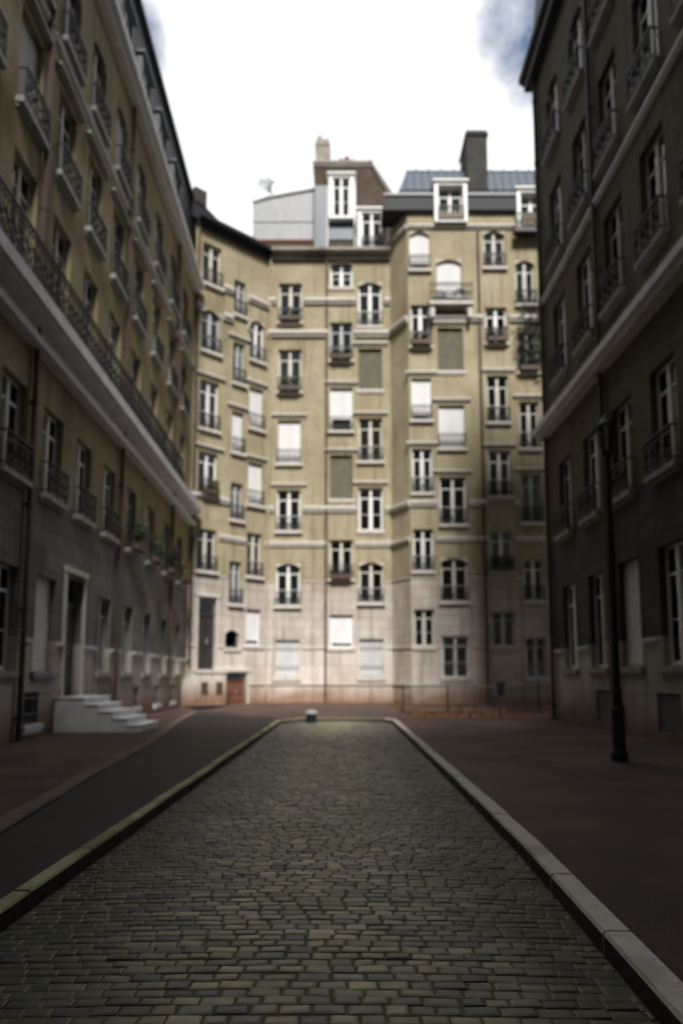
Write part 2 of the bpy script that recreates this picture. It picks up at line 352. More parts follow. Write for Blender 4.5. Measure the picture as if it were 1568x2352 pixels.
# ------------------------------------------------------------------ building kit
_rail = {}
def rail_mesh(w, h=.72, proj=.16):
    key = (round(w, 2), h, proj)
    if key in _rail: return _rail[key]
    b = MB(); y = -proj; r = .014
    b.box(-.02, w+.02, y-.025, y+.025, h-.035, h)
    b.box(0, w, y-.014, y+.014, h-.17, h-.145); b.box(0, w, y-.014, y+.014, .06, .085)
    for x in (0, w):
        b.bar((x, y, 0), (x, y, h), .02); b.box(x-.015, x+.015, y, .0, h-.035, h-.005); b.box(x-.012, x+.012, y, .0, .06, .085)
    n = max(3, round(w/.28)); s = w/n
    zm = (h-.145+.085)/2; rr = min(s*.42, (h-.24)*.32)
    for k in range(n):
        cx = s*(k+.5)
        b.ring((cx, y, zm), rr, r, 10)
        b.ring((cx, y, zm), rr*.5, r, 8, 0, 4.7)
        b.bar((cx, y, .085), (cx, y, zm-rr), r, 3); b.bar((cx, y, zm+rr), (cx, y, h-.16), r, 3)
        b.bar((cx-s*.4, y, .085), (cx-s*.1, y, zm-rr*.9), r, 3); b.bar((cx+s*.4, y, .085), (cx+s*.1, y, zm-rr*.9), r, 3)
        b.ring((cx, y, h-.10), .045, .01, 6)
        if k: b.bar((s*k, y, .08), (s*k, y, h-.04), .013, 4)
    _rail[key] = b.mesh('railing', M['iron']); return _rail[key]

def frame_mesh(w, h, kind):
    """two casements with a heavy meeting stile, a transom and slim bars; front face near y=.16"""
    b = MB(); y0, y1 = .15, .21; t = .065
    b.box(0, t, y0, y1, 0, h); b.box(w-t, w, y0, y1, 0, h)
    b.box(t, w-t, y0, y1, 0, .09); b.box(t, w-t, y0, y1, h-t, h)
    if kind in 'CD':
        b.box(w/2-.06, w/2+.06, y0-.02, y1-.01, .09, h-t)
        zt = h*.76 if h > 1.5 else h*.6
        for xa, xb in ((t, w/2-.06), (w/2+.06, w-t)):
            b.box(xa, xb, y0+.003, y1-.003, zt-.03, zt+.03)
            b.box(xa, xa+.035, y0+.01, y1-.01, .09, zt-.03); b.box(xb-.035, xb, y0+.01, y1-.01, .09, zt-.03)
            b.box(xa+.035, xb-.035, y0+.012, y1-.012, h*.38-.012, h*.38+.012)
    return b
def window(parent, x, z, w, h, kind, fl, walls, deep=.22, sillm='band'):
    """x,z = lower left of the opening on the wall plane y=0; +y runs into the building"""
    fr = frame_mesh(w, h, kind).build('window', (M['brick_dark'] if kind == 'N' else random.choice((M['white'], M['white'], M['white_old'], M['white_grey']))) if kind != 'O' else M['shutter_olive'], parent, (x, 0, z))
    # reveal + dark room behind
    b = MB(); d = 1.1
    b.quad((w,deep,0),(0,deep,0),(0,d,0),(w,d,0)); b.quad((0,deep,h),(w,deep,h),(w,d,h),(0,d,h))
    b.quad((0,deep,0),(0,deep,h),(0,d,h),(0,d,0)); b.quad((w,deep,h),(w,deep,0),(w,d,0),(w,d,h)); b.quad((0,d,0),(0,d,h),(w,d,h),(w,d,0))
    b.build('room_recess', M['room'], fr)
    if kind in 'CD':
        p = MB(); p.box(.066, w-.066, .178, .184, .091, h-.066); p.build('pane', M['glass'], fr)
    if kind == 'C' or (kind == 'D' and random.random() < .3):
        c = MB(); n = 26; part = kind == 'D'
        xa, xb = (.07, w-.07)
        if part: xb = .07 + (w-.14)*.4
        pts = [(xa+(xb-xa)*k/n, .25+.018*math.sin(k*2.1)+random.uniform(-.006,.006)) for k in range(n+1)]
        z0 = .1 + (random.choice((0, .0, .3)) if kind == 'C' else 0)
        for (a, ya), (e, ye) in zip(pts[:-1], pts[1:]): c.quad((a,ya,z0),(e,ye,z0),(e,ye,h-.07),(a,ya,h-.07))
        c.build('curtain', random.choice((M['curtain'], M['curtain'], M['curtain_warm'], M['curtain_grey'])), fr)
    if kind in 'SO':
        c = MB(); k = 0; zz = .09; st = .085 if kind == 'S' else .075
        if kind == 'S' and 'b' not in fl and random.random() < .55:
            zz = h*random.choice((.14, .2, .3)); p = MB(); p.box(.066, w-.066, .178, .184, .091, h*.4); p.build('pane', M['glass'], fr)
        if kind == 'S': c.box(.066, w-.066, .135, .165, zz, zz+.05); c.box(.066, .1, .13, .15, .09, h-.07); c.box(w-.1, w-.066, .13, .15, .09, h-.07); zz += .052
        while zz < h-.07:
            zt = min(zz+st, h-.066)
            c.quad((.066,.148,zz),(w-.066,.148,zz),(w-.066,.158,zt-.018),(.066,.158,zt-.018)); c.quad((.066,.158,zt-.018),(w-.066,.158,zt-.018),(w-.066,.17,zt-.004),(.066,.17,zt-.004)); c.quad((.066,.17,zt-.004),(w-.066,.17,zt-.004),(w-.066,.148,zt),(.066,.148,zt)); zz = zt
        if kind == 'O': c.box(w/2-.035, w/2+.035, .12, .16, .09, h-.07); c.box(.066,.14,.125,.155,.09,h-.07); c.box(w-.14,w-.066,.125,.155,.09,h-.07)
        c.build('roller_shutter' if kind == 'S' else 'louvred_shutter', M['shutter_white'] if kind == 'S' else M['shutter_olive'], fr)
    # sill
    s = MB(); s.box(-.1, w+.1, -.17 if 'r' in fl else -.09, .149, -.13, -.003); s.box(-.07, w+.07, -.06, -.002, -.2, -.13)
    s.build('sill', M[sillm], fr)
    if 'r' in fl:
        link('railing', rail_mesh(w), fr, (0, 0, 0))
    if 'h' in fl:
        s = MB(); s.box(-.3, w+.3, -.14, -.002, h+.24, h+.32); s.box(-.24, w+.24, -.08, -.002, h+.16, h+.24)
        s.build('hood_mould', M[sillm], fr)
    if 'a' in fl:
        rise = .2; n = 10; b = MB()
        for k in range(n):
            xa, xb = w*k/n, w*(k+1)/n
            za, zb = (h-rise*(2*xa/w-1)**2, h-rise*(2*xb/w-1)**2)
            if k in (0, n-1) or True:
                b.quad((xa,.004,za-.0),(xb,.004,zb),(xb,.004,h+.001),(xa,.004,h+.001)); b.quad((xa,.004,za),(xa,.149,za),(xb,.149,zb),(xb,.004,zb))
        b.build('arched_head', M[walls], fr)
    if 'b' in fl:       # basement-type bars
        b = MB()
        for k in range(1, 9): b.bar((w*k/9, .03, .02), (w*k/9, .03, h*.98), .012, 4)
        b.box(0, w, .015, .045, h*.3, h*.3+.03); b.box(0, w, .015, .045, h*.8, h*.8+.03)
        b.build('window_bars', M['iron_grey'], fr)
    if 'P' in fl:       # projecting balcony on brackets
        b = MB(); b.box(-.45, w+.45, -.62, -.175, -.16, .0)
        for xx in (-.38, w+.18):
            b.prism([(xx, -.17), (xx+.2, -.17), (xx+.2, -.75), (xx, -.75)][::-1], -.5, -.001)
        b.build('balcony', M['band'], fr)
        link('railing', rail_mesh(w+.8, .95, .0), fr, (-.4, -.58, 0))
    return fr

def wall(parent, name, L, zt, ops, m, s0=0.0, z0=0.0, reveal=.22, thick=.0):
    """ops: (x0,x1,z0,z1). one sheet with real openings and reveals"""
    b = MB(); xs = sorted({s0, L, *[o[0] for o in ops], *[o[1] for o in ops]})
    for xa, xb in zip(xs[:-1], xs[1:]):
        xm = (xa+xb)/2
        col_ = sorted([(o[2], o[3]) for o in ops if o[0] < xm < o[1]])
        z = z0
        for a, c in col_:
            if a > z: b.quad((xa,0,z),(xb,0,z),(xb,0,a),(xa,0,a))
            z = c
        b.quad((xa,0,z),(xb,0,z),(xb,0,zt),(xa,0,zt))
    for x0, x1, a, c in ops:
        b.quad((x0,0,a),(x0,0,c),(x0,reveal,c),(x0,reveal,a)); b.quad((x1,0,c),(x1,0,a),(x1,reveal,a),(x1,reveal,c))
        b.quad((x0,0,c),(x1,0,c),(x1,reveal,c),(x0,reveal,c)); b.quad((x1,0,a),(x0,0,a),(x0,reveal,a),(x1,reveal,a))
    return b.build(name, m, parent)
def band(parent, name, m, s0, s1, z, h, proj, ops, cut=True):
    """string course broken where an opening crosses it"""
    segs = [(s0, s1)]
    if cut:
        for x0, x1, a, c in ops:
            if a-.25 < z+h and c+.05 > z:
                ns = []
                for p, q in segs:
                    if x1+.12 <= p or x0-.12 >= q: ns.append((p, q)); continue
                    if x0-.12 > p: ns.append((p, x0-.12))
                    if x1+.12 < q: ns.append((x1+.12, q))
                segs = ns
    for p, q in segs:
        if q-p < .05: continue
        b = MB(); b.box(p, q, -proj, -.002, z+h*.45, z+h); b.box(p, q, -proj*.6, -.002, z, z+h*.45)
        b.build(name, m, parent)
def downpipe(parent, x, y, z0, z1, m=None):
    b = MB(); b.bar((x, y, z0), (x, y, z1), .06, 8)
    z = z0+.4
    while z < z1: b.bar((x, y, z), (x, y, z+.09), .078, 8); b.box(x-.02, x+.02, y, y+.13, z+.02, z+.06); z += 2.2
    return b.build('downpipe', m or M['pipe_brown'], parent)

def cols(f, table, wm, sillm='band', reveal=.22):
    for x0, x1, ws in table:
        for z0, z1, k, fl in ws:
            f.ops.append((x0, x1, z0, z1)); window(f, x0, z0, x1-x0, z1-z0, k, fl, wm, reveal, sillm)

def door(f, x, z, w, h, m, arched=False, name='door'):
    f.ops.append((x, x+w, z, z+h))
    b = MB(); b.box(0, w, .2, .26, 0, h*.76)
    for xa, xb in ((.06, w/2-.03), (w/2+.03, w-.06)):
        for za, zb in ((.1, .3), (.34, .70)):
            b.box(xa+.04, xb-.04, .17, .199, h*za, h*zb)
    b.box(w/2-.02, w/2+.02, .16, .199, 0, h*.76); b.box(0, w, .15, .24, h*.76, h*.80)
    d = b.build(name, m, f, (x, 0, z))
    g = MB(); g.box(.05, w-.05, .2, .22, h*.8, h-.04); g.build('transom_pane', M['glass'], d)
    g = MB(); g.bar((w/2+.08, .13, h*.36), (w/2+.08, .13, h*.44), .018, 6); g.build('handle', M['steel_grey'], d)
    g = MB(); g.quad((0,.5,0),(0,.5,h),(w,.5,h),(w,.5,0)); g.build('dark_hall', M['room'], d)
    g = MB(); g.box(-.12, 0-.002, -.06, -.002, 0, h+.1); g.box(w+.002, w+.12, -.06, -.002, 0, h+.1); g.box(-.16, w+.16, -.1, -.002, h+.1, h+.24); g.build('door_surround', M['band'], d)
    return d

def dormer(f, x, z, w, h, kind='D', back=1.5, rail=True, front=-.02, fm='white'):
    """white framed attic window standing out of the roof"""
    t = .2
    b = MB(); b.box(0, t, front, .3, 0, h); b.box(w-t, w, front, .3, 0, h); b.box(t, w-t, front, .3, h-t*.8, h)
    b.box(-.08, w+.08, front-.1, .3, h+.002, h+.1); b.box(t, w-t, front, .3, 0, .12)
    d = b.build('dormer', M[fm], f, (x, 0, z))
    c = MB(); c.box(.01, w-.01, .302, back, 0, h-.01); c.box(-.05, w+.05, .302, back, h, h+.06); c.build('dormer_cheeks', M['zinc_blue'], d)
    g = frame_mesh(w-2*t, h-t*.8-.12, kind); g.v = [(vx+t, vy-.09, vz+.12) for vx, vy, vz in g.v]; g.build('casement', M['white'], d)
    g = MB(); g.box(t+.07, w-t-.07, .09, .095, .2, h-t*.8-.07); g.build('pane', M['glass'], d)
    g = MB(); g.quad((t,.29,.12),(w-t,.29,.12),(w-t,.29,h-t*.8),(t,.29,h-t*.8)); g.build('room_recess', M['curtain'] if kind == 'C' else M['room'], d)
    if rail: link('railing', rail_mesh(round(w-2*t, 2), .72, .06), d, (t, front, .1))
    return d

# ------------------------------------------------------------------ end building (angled wing + flat front)
END = thing('apartment_building', 'yellow brick building at the street end with angled wing, brown attic and zinc hut', 'building', (-3.95, 33.8, .12))
Z0 = .12
fW = Fac(END, (-7.15, 31), (-3.95, 33.8)); fC = Fac(END, (-3.95, 33.8), (2.4, 33.8))
def zz(t): return [(a, b, [(p-Z0, q-Z0, k, f) for p, q, k, f in ws]) for a, b, ws in t]
TW = zz([(0.39,1.42,[(20.45,22.57,'D','r'),(17.04,19.17,'D','ra'),(13.16,15.59,'C','rh'),(9.99,12.05,'C','rh'),(6.32,8.32,'D','r')]),
 (2.18,2.86,[(19.49,21.33,'D','r'),(15.92,18.06,'C','rh'),(12.37,14.47,'S','rh'),(9.00,10.84,'C','r'),(4.88,6.96,'D','r')]),
 (3.16,4.03,[(17.43,19.59,'D','ra'),(13.85,16.01,'S','rh'),(9.92,12.11,'S','rh'),(6.32,8.50,'C','r'),(2.92,4.70,'S','')])])
TC = zz([(0.55,1.75,[(19.76,21.92,'D','r'),(15.99,18.29,'C','r'),(12.19,14.49,'S','rh'),(8.70,10.83,'C','rh'),(4.91,7.04,'C','ra'),(1.35,3.22,'S','b')]),
 (3.23,4.39,[(21.70,23.13,'D','a'),(17.68,19.76,'D','r'),(13.91,16.23,'S','rh'),(10.35,12.65,'O','h'),(6.27,8.25,'D','r'),(2.83,4.47,'S','')]),
 (4.69,5.91,[(19.53,21.97,'D','ra'),(16.11,18.34,'O','h'),(12.31,14.60,'C','rh'),(8.74,10.95,'D','h'),(5.06,7.10,'D','ra'),(1.37,3.26,'S','b')])])
cols(fW, TW, 'wall_end'); cols(fC, TC, 'wall_end')
wd = door(fW, .55, 1.6, .95, 3.3, M['door'])
cd = door(fW, 2.05, .0, 1.2, 1.42, M['door_rust'], name='cellar_door'); cd['label'] = 'rust red cellar door'
fW.ops.append((2.02, 2.78, 2.65, 3.5)); window(fW, 2.02, 2.65, .76, .85, 'N', 'a', 'wall_end')
for f in (fW, fC):
    wall(f, 'wall', f.L, 23.3, f.ops, M['wall_end'])
    band(f, 'string_course', M['band'], 0, f.L, 9.55, .3, .17, f.ops)
    band(f, 'string_course', M['band'], 0, f.L, 7.78, .26, .14, f.ops)
    band(f, 'string_course', M['band'], 0, f.L, 20.62-(.3 if f is fW else 0), .3, .2, f.ops)
    band(f, 'string_course', M['band'], 0, f.L, 18.82, .32, .22, f.ops)
    band(f, 'string_course', M['band'], 0, f.L, 5.96, .09, .05, f.ops)
    band(f, 'plinth_ledge', M['band'], 0, f.L, 2.62, .07, .06, f.ops); band(f, 'plinth_ledge', M['band'], 0, f.L, .85, .09, .07, f.ops)
    b = MB(); b.box(-.05 if f is fC else 0, f.L, -.42, .3, 23.3, 23.42); b.box(-.05 if f is fC else 0, f.L, -.5, -.40, 23.36, 23.52); b.box(0, f.L, -.2, -.002, 23.08, 23.3)
    b.build('eave', M['slate_dark'] if f is fW else M['render_grey'], f)
b = MB(); b.prism([(-.6, 23.42), (1.75, 23.42), (1.35, 23.75), (.5, 24.15), (-.6, 24.75)], -.1, 3); b.build('roof', M['slate_dark'], fW)
b = MB(); b.box(-.2, .45, -.15, .5, 24.2, 24.95); b.build('chimney', M['chimney_dark'], fW)
b = MB(); b.quad((0,.3,23.42),(6.35,.3,23.42),(6.35,4,23.6),(0,4,23.6)); b.quad((1.6,.3,23.4),(4.2,.3,23.4),(4.2,4,23.6),(1.6,4,23.6)); b.build('flat_roof', M['zinc'], fC)
# landing at the raised door
b = MB(); b.box(.1, 1.62, -.8, -.003, 0, 1.45); b.box(.04, 1.67, -.86, -.003, 1.452, 1.6)
for k in range(6): b.box(-.28*(6-k)+.1, -.28*(5-k)+.098, -.75, -.1, 0, .24*(k+1)-.02)
b.build('entrance_landing', M['wall_end'], fW)
for xx in (.45, 1.2):
    b = MB(); b.box(xx-.1, xx+.24, -.81, -.795, .45, 1.05); b.build('landing_vent', M['pipe_brown'], fW)
downpipe(fC, 3.2-.16, -.1, 0, 23.2); downpipe(fW, .12, -.1, 1.6, 23.2)
downpipe(fC, .12, -.12, 0, 23.2, M['wall_end'])
# brown brick attic block
BB = MB(); BB.prism([(2.33, 23.4), (6.6, 23.4), (6.6, 27.1), (5.43, 29.2), (2.33, 29.2)], .8, 3.2)
blk = BB.build('attic_block', M['brick_brown'], fC)
b = MB(); b.box(2.25, 5.5, .7, 3.3, 29.2, 29.32); b.box(2.28, 5.45, .74, 3.26, 29.04, 29.12)
b.build('capping', M['render_grey'], blk)
b = MB(); b.prism([(5.43, 29.3), (5.3, 29.3), (6.45, 27.15), (6.75, 27.15)], .7, 3.3); b.build('raking_roof', M['pipe_brown'], blk)
b = MB(); b.box(3.1, 4.45, .74, .795, 24.75, 25.85); b.build('blue_panel', M['zinc_blue'], blk)
b = MB(); b.box(2.36, 3.0, .76, .797, 23.5, 27.9); b.build('side_panel', M['zinc_blue'], blk)
b = MB(); b.box(3.02, 3.08, .7, .796, 23.5, 28.6); b.box(4.5, 4.58, .7, .796, 23.5, 28.6); b.build('pilaster', M['white'], blk)
ch = MB(); ch.box(2.4, 3.12, .9, 2.2, 29.33, 30.75); ch.box(2.36, 3.16, .86, 2.24, 30.4, 30.52); ch = ch.build('chimney', M['render_grey'], fC)
for (px_, py_) in ((2.6, 1.3), (2.9, 1.7)):
    b = MB(); b.lathe([(.11, 30.75), (.09, 31.1), (.11, 31.14), (.11, 31.2)], 10, px_, py_); b.build('chimney_pot', M['render_grey'], ch)
for k, (px_, hh) in enumerate(((3.42, .42), (3.78, .5), (4.1, .62), (4.42, .45), (4.85, .3), (5.15, .3))):
    b = MB(); b.lathe([(.15, 29.32), (.12, 29.32+hh*.75), (.15, 29.32+hh*.8), (.14, 29.32+hh)], 12, px_, 1.3); b.build('chimney_pot', M['terracotta'], blk)
fB = Fac(END, (-3.95, 34.22), (2.4, 34.22))
dormer(fB, 3.12, 25.75, 1.36, 2.5, 'D', .37, rail=False, front=-.02)
dormer(fC, 4.66, 23.53, 1.5, 2.4, 'D', 1.2)
# zinc roof hut
b = MB(); y0, y1 = 1.5, 4.5
b.prism([(-1.08, 24.5), (2.3, 24.5), (2.3, 28.2), (2.0, 28.14), (-.2, 27.72), (-1.1, 27.42)], y0, y1)
hut = b.build('roof_hut', M['zinc'], fC)
b = MB(); x = -1.0
while x < 2.25: b.box(x, x+.025, y0-.03, y0-.001, 24.55, 27.4 if x < -.2 else 27.75+x*.18); x += .28
b.build('standing_seam', M['zinc'], hut)
b = MB(); b.box(-1.14, 2.32, y0-.05, y0-.002, 26.3, 26.36); b.prism([(-1.14, 27.42), (-.2, 27.72), (2.3, 28.2), (2.3, 28.3), (-.2, 27.82), (-1.14, 27.52)], y0-.1, y0-.001); b.build('flashing', M['steel_grey'], hut)
b = MB(); b.box(-.6, 2.3, .9, 1.49, 23.45, 24.75); b.build('parapet', M['brick_brown'], fC)
b = MB(); b.box(.3, 2.3, .86, .899, 23.9, 24.0); b.box(-.65, 2.3, .85, 1.49, 24.751, 24.83); b.build('coping', M['terracotta'], fC)

# ------------------------------------------------------------------ right-hand half of the street end
SL = thing('apartment_building', 'yellow brick building at the street end with blue grey mansard roof and sooty chimney', 'building', (3.2, 32.4, .12))
fD = Fac(SL, (3.2, 32.4), (13.5, 32.4)); fK = Fac(SL, (2.4, 33.8), (3.2, 32.4))
TD = zz([(-0.0,1.06,[(21.77,23.87,'S','ra'),(17.73,19.92,'D','r'),(13.94,16.11,'S','rh'),(10.29,12.51,'C','rh'),(6.44,8.50,'C','r'),(2.83,4.60,'C','')]),
 (1.44,2.72,[(19.80,22.35,'S','aP'),(16.47,18.73,'O','h'),(12.51,14.72,'S','rh'),(8.72,11.09,'D','rh'),(4.97,7.08,'D','ra'),(1.35,3.31,'D','b')]),
 (3.84,4.91,[(21.88,23.87,'C','ra'),(17.91,19.80,'D','r'),(13.83,16.24,'C','rh'),(10.12,12.42,'C','rh'),(6.44,8.40,'C','r'),(2.83,4.49,'C','')]),
 (5.41,6.37,[(19.92,22.28,'D','ra'),(16.40,18.50,'D','r'),(12.51,14.90,'D','rh'),(8.83,11.20,'C','rh'),(5.01,7.01,'D','r'),(1.35,3.25,'D','b')])])
TD[0] = (.12, 1.1, TD[0][2])
cols(fD, TD, 'wall_end')
for f in (fD, fK):
    wall(f, 'wall', f.L, 24.75, f.ops, M['wall_end'])
    band(f, 'string_course', M['band'], 0, f.L, 9.5, .3, .17, f.ops)
    band(f, 'string_course', M['band'], 0, f.L, 7.75, .26, .14, f.ops)
    band(f, 'string_course', M['band'], 0, f.L, 18.9, .3, .2, f.ops)
    band(f, 'string_course', M['band'], 0, f.L, 23.85, .2, .15, f.ops, False)
    band(f, 'string_course', M['band'], 0, f.L, 5.96, .09, .05, f.ops)
    band(f, 'plinth_ledge', M['band'], 0, f.L, 2.62, .07, .06, f.ops); band(f, 'plinth_ledge', M['band'], 0, f.L, .85, .09, .07, f.ops)
for ea, eb in ((-1.3, 1.33), (3.03, 5.48), (7.07, 8.08), (9.67, 10.3)):
    b = MB(); b.prism([(ea, 24.75), (eb, 24.75), (eb, 25.5), (ea+(.15 if ea < 0 else 0), 25.5)], -.22, 1.2); b.build('eave', M['slate_dark'], fD)
    b = MB(); b.box(ea+(.1 if ea < 0 else 0), eb, -.3, -.2, 25.5, 25.6); b.build('gutter', M['zinc'], fD)
rb = MB()
rb.poly([(-.62,.1,25.5),(10.3,.1,25.5),(10.3,1.0,27.8),(.1,1.0,27.8)]); rb.poly([(-.62,.1,25.5),(.1,1.0,27.8),(.1,8,27.8),(-.62,8,25.5)]); rb.poly([(.1,1,27.8),(10.3,1,27.8),(10.3,8,27.8),(.1,8,27.8)])
roof = rb.build('mansard_roof', M['zinc_blue'], fD)
b = MB(); x = -.4
while x < 10.2:
    k = max(0, (.1-x)/.72) if x < .1 else 0
    b.bar((x, .08+k*.0, 25.5), (x+.0, .98-k*.9, 27.8-k*2.3), .022, 4); x += .42
b.bar((-.3, .35, 26.25), (10.2, .35, 26.25), .03, 4); b.bar((.05, 1.0, 27.8), (10.3, 1.0, 27.8), .05, 4); b.build('standing_seam', M['zinc_blue'], roof)
b = MB(); x = .6
while x < 10: b.bar((x, 1.0, 27.8), (x, 1.0, 27.98), .025, 4); x += .66
b.build('roof_hook', M['slate_dark'], roof)
b = MB(); b.box(3.15, 4.22, .35, 2.2, 25.6, 29.6); b.box(3.08, 4.29, .28, 2.27, 29.3, 29.42); sch = b.build('chimney', M['chimney_dark'], fD)
for kx in (3.4, 3.95):
    b = MB(); b.lathe([(.13, 29.6), (.1, 29.95), (.13, 30.0)], 10, kx, 1.1); b.build('chimney_pot', M['terracotta'], sch)
dormer(fD, 1.35, 24.06, 1.66, 2.15, 'D', 1.4, front=-.3); dormer(fD, 5.5, 23.56, 1.55, 2.25, 'C', 1.4, front=-.3); dormer(fD, 8.1, 23.56, 1.55, 2.25, 'C', 1.4, front=-.3)
b = MB(); b.box(5.3, 7.2, -.6, -.171, 23.35, 23.55); b.build('balcony', M['iron'], fD)
link('railing', rail_mesh(1.8, .8, .0), fD, (5.35, -.56, 23.55))
downpipe(fD, 4.05-.5, -.1, 0, 23.8)
for kx in (-.55+.9, ): pass

# ------------------------------------------------------------------ left building, a long side wall
LEFT = thing('apartment_building', 'long yellow brick building lining the left side of the street with a pale balcony slab', 'building', (-5.9, -10, .12))
fL = Fac(LEFT, (-5.9, -10), (-7.15, 31))
ys = [11.2, 13.2, 15.2, 17.2, 19.3, 21.6, 24.0, 26.5, 29.0]
kinds = {0: 'DCSXDDDCD', 1: 'DDCCDDDDC', 2: 'DCDCDCDDC', 3: 'CSCDCDCDD', 4: 'SCDCSCDCC'}
rows = [(1.4, 3.5), (5.3, 7.3), (9.55, 11.9), (12.9, 15.1), (16.3, 18.5)]
T = []
for i, y in enumerate(ys):
    x = y+10-.55; ws = []
    for r, (a, c) in enumerate(rows):
        k = kinds[r][i]
        if k == 'X': continue
        ws.append((a, c, k, ('r' if r in (1, 3, 4) else '') + ('h' if r == 3 else '') + ('a' if r == 4 else '')))
    T.append((x, x+1.1, ws))
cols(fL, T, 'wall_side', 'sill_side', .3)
dl = door(fL, 26.9-.6, .8, 1.2, 2.9, M['door'])
for y in (22.5, 25.3, 28.0, 14.3):
    x = y+10; fL.ops.append((x, x+.75, .28, .95)); window(fL, x, .28, .75, .67, 'N', 'b', 'wall_side', .22, 'band_side')
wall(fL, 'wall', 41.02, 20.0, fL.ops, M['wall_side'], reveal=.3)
b = MB(); b.box(14, 41.0, -.55, -.002, 8.8, 9.08); b.box(14, 41.0, -.45, -.002, 8.72, 8.8); b.box(14, 41, -.3, -.002, 8.2, 8.36)
b.box(14, 41, -.12, -.002, 8.36, 8.72)
b.build('balcony', M['band_side'], fL)
for k in range(7): link('railing', rail_mesh(3.2, .95, .0), fL, (14.1+3.25*k, -.5, 9.08))
band(fL, 'cornice', M['band_side'], 0, 41.0, 19.55, .45, .45, [], False)
band(fL, 'string_course', M['band_side'], 0, 41.0, 15.85, .12, .08, fL.ops, True)
band(fL, 'plinth_ledge', M['band_side'], 14, 41.0, 1.98, .09, .07, fL.ops)
b = MB(); b.poly([(0,.03,20),(41.0,.03,20),(41.0,.3,24.3),(0,.3,24.3)]); b.poly([(0,.3,24.3),(41,.3,24.3),(41,8,25),(0,8,25)]); b.poly([(41,.03,20),(41,8,20),(41,8,25),(41,.3,24.3)]); b.poly([(0,.03,20),(0,.3,24.3),(0,8,25),(0,8,20)])
lr = b.build('mansard_roof', M['slate_dark'], fL)
b = MB(); b.box(0, 41.05, .1, .4, 24.3, 24.42); b.build('roof_edge', M['slate'], fL)
for i, y in enumerate(ys[:-1]):
    dormer(fL, y+10-.6, 20.25, 1.3, 2.0, 'D', .9, rail=False, front=-.04, fm='slate')
b = MB(); b.poly([(41.02,0,0),(41.02,10,0),(41.02,10,20),(41.02,0,20)]); b.poly([(0,0,0),(0,0,20),(0,10,20),(0,10,0)]); b.build('end_wall', M['wall_side'], fL)
# entrance steps
b = MB()
for k in range(5): b.box(25.9+.03*(5-k), 27.9-.03*(5-k), -.35-.32*(5-k), -.003 if k == 4 else -.35-.32*(4-k), 0, .16*(k+1)-.03); b.box(25.87+.03*(5-k), 27.93-.03*(5-k), -.38-.32*(5-k), -.003 if k == 4 else -.352-.32*(4-k), .16*(k+1)-.03, .16*(k+1))
b.build('entrance_steps', M['band_side'], fL)
for s_ in (20.1, 23.9, 30.2, 37.2): downpipe(fL, s_, -.1, 0, 19.5)

# ------------------------------------------------------------------ right building
RT = thing('apartment_building', 'shaded brick building lining the right side of the street with louvred cellar vents', 'building', (6.4, 21, .12))
fR = Fac(RT, (6.4, 21), (6.4, -12))
yr = [19.3, 17.2, 15.25, 13.2, 11.2, 9.2]
kr = {0: 'DCSCDD', 1: 'DDCDDD', 2: 'DDCCDD', 3: 'CDCDCC', 4: 'DCDCDD'}
rr_ = [(1.5, 3.9), (5.4, 7.6), (10.1, 12.5), (13.8, 16.2), (17.4, 19.6)]
T = []
for i, y in enumerate(yr):
    x = 21-y-.55
    T.append((x, x+1.1, [(a, c, kr[r][i], ('r' if r != 0 else '')+('a' if r == 4 else '')) for r, (a, c) in enumerate(rr_)]))
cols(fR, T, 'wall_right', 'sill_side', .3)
for y in (17.0, 13.6):
    x = 21-y-.5; fR.ops.append((x, x+1.0, .15, .95))
    b = MB(); zc = .17
    while zc < .93: b.quad((0,.02,zc-.15),(1.0,.02,zc-.15),(1.0,.1,zc-.09),(0,.1,zc-.09)); zc += .075
    b.box(0, 1.0, .12, .14, 0, .8); b.build('louvred_vent', M['iron_grey'], fR, (x, 0, .15))
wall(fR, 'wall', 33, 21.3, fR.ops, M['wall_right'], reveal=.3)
b = MB(); b.box(-.05, 33, -.42, -.002, 8.85, 9.05); b.box(-.03, 33, -.3, -.002, 8.72, 8.85); b.build('balcony_slab', M['band_side'], fR)
band(fR, 'plinth_ledge', M['band_side'], 0, 33, 1.98, .09, .07, fR.ops)
band(fR, 'string_course', M['band_side'], 0, 33, 13.1, .16, .12, fR.ops)
b = MB(); b.box(-.3, 33, -.36, .3, 21.3, 21.42); b.box(-.36, 33, -.44, .3, 21.42, 21.62); b.box(-.2, 33, -.3, -.002, 21.0, 21.3); b.build('eave', M['slate_dark'], fR)
b = MB(); b.poly([(-.2,-.1,21.62),(33,-.1,21.62),(33,.3,25.5),(-.2,.3,25.5)]); b.poly([(-.2,-.1,21.62),(-.2,.3,25.5),(-.2,9,25.5),(-.2,9,21.62)]); b.poly([(-.2,.3,25.5),(33,.3,25.5),(33,9,26),(-.2,9,26)]); b.build('mansard_roof', M['slate_dark'], fR)
b = MB(); b.poly([(0,0,0),(0,0,21.3),(0,9,21.3),(0,9,0)]); b.poly([(33,0,0),(33,9,0),(33,9,21.3),(33,0,21.3)]); b.poly([(-.6,.3,21.3),(-.6,9,21.3),(0,9,21.3),(0,.3,21.3)]); b.build('end_wall', M['wall_right'], fR)
downpipe(fR, .25, -.1, 0, 21.2); downpipe(fR, 4.85, -.1, 0, 21.2)

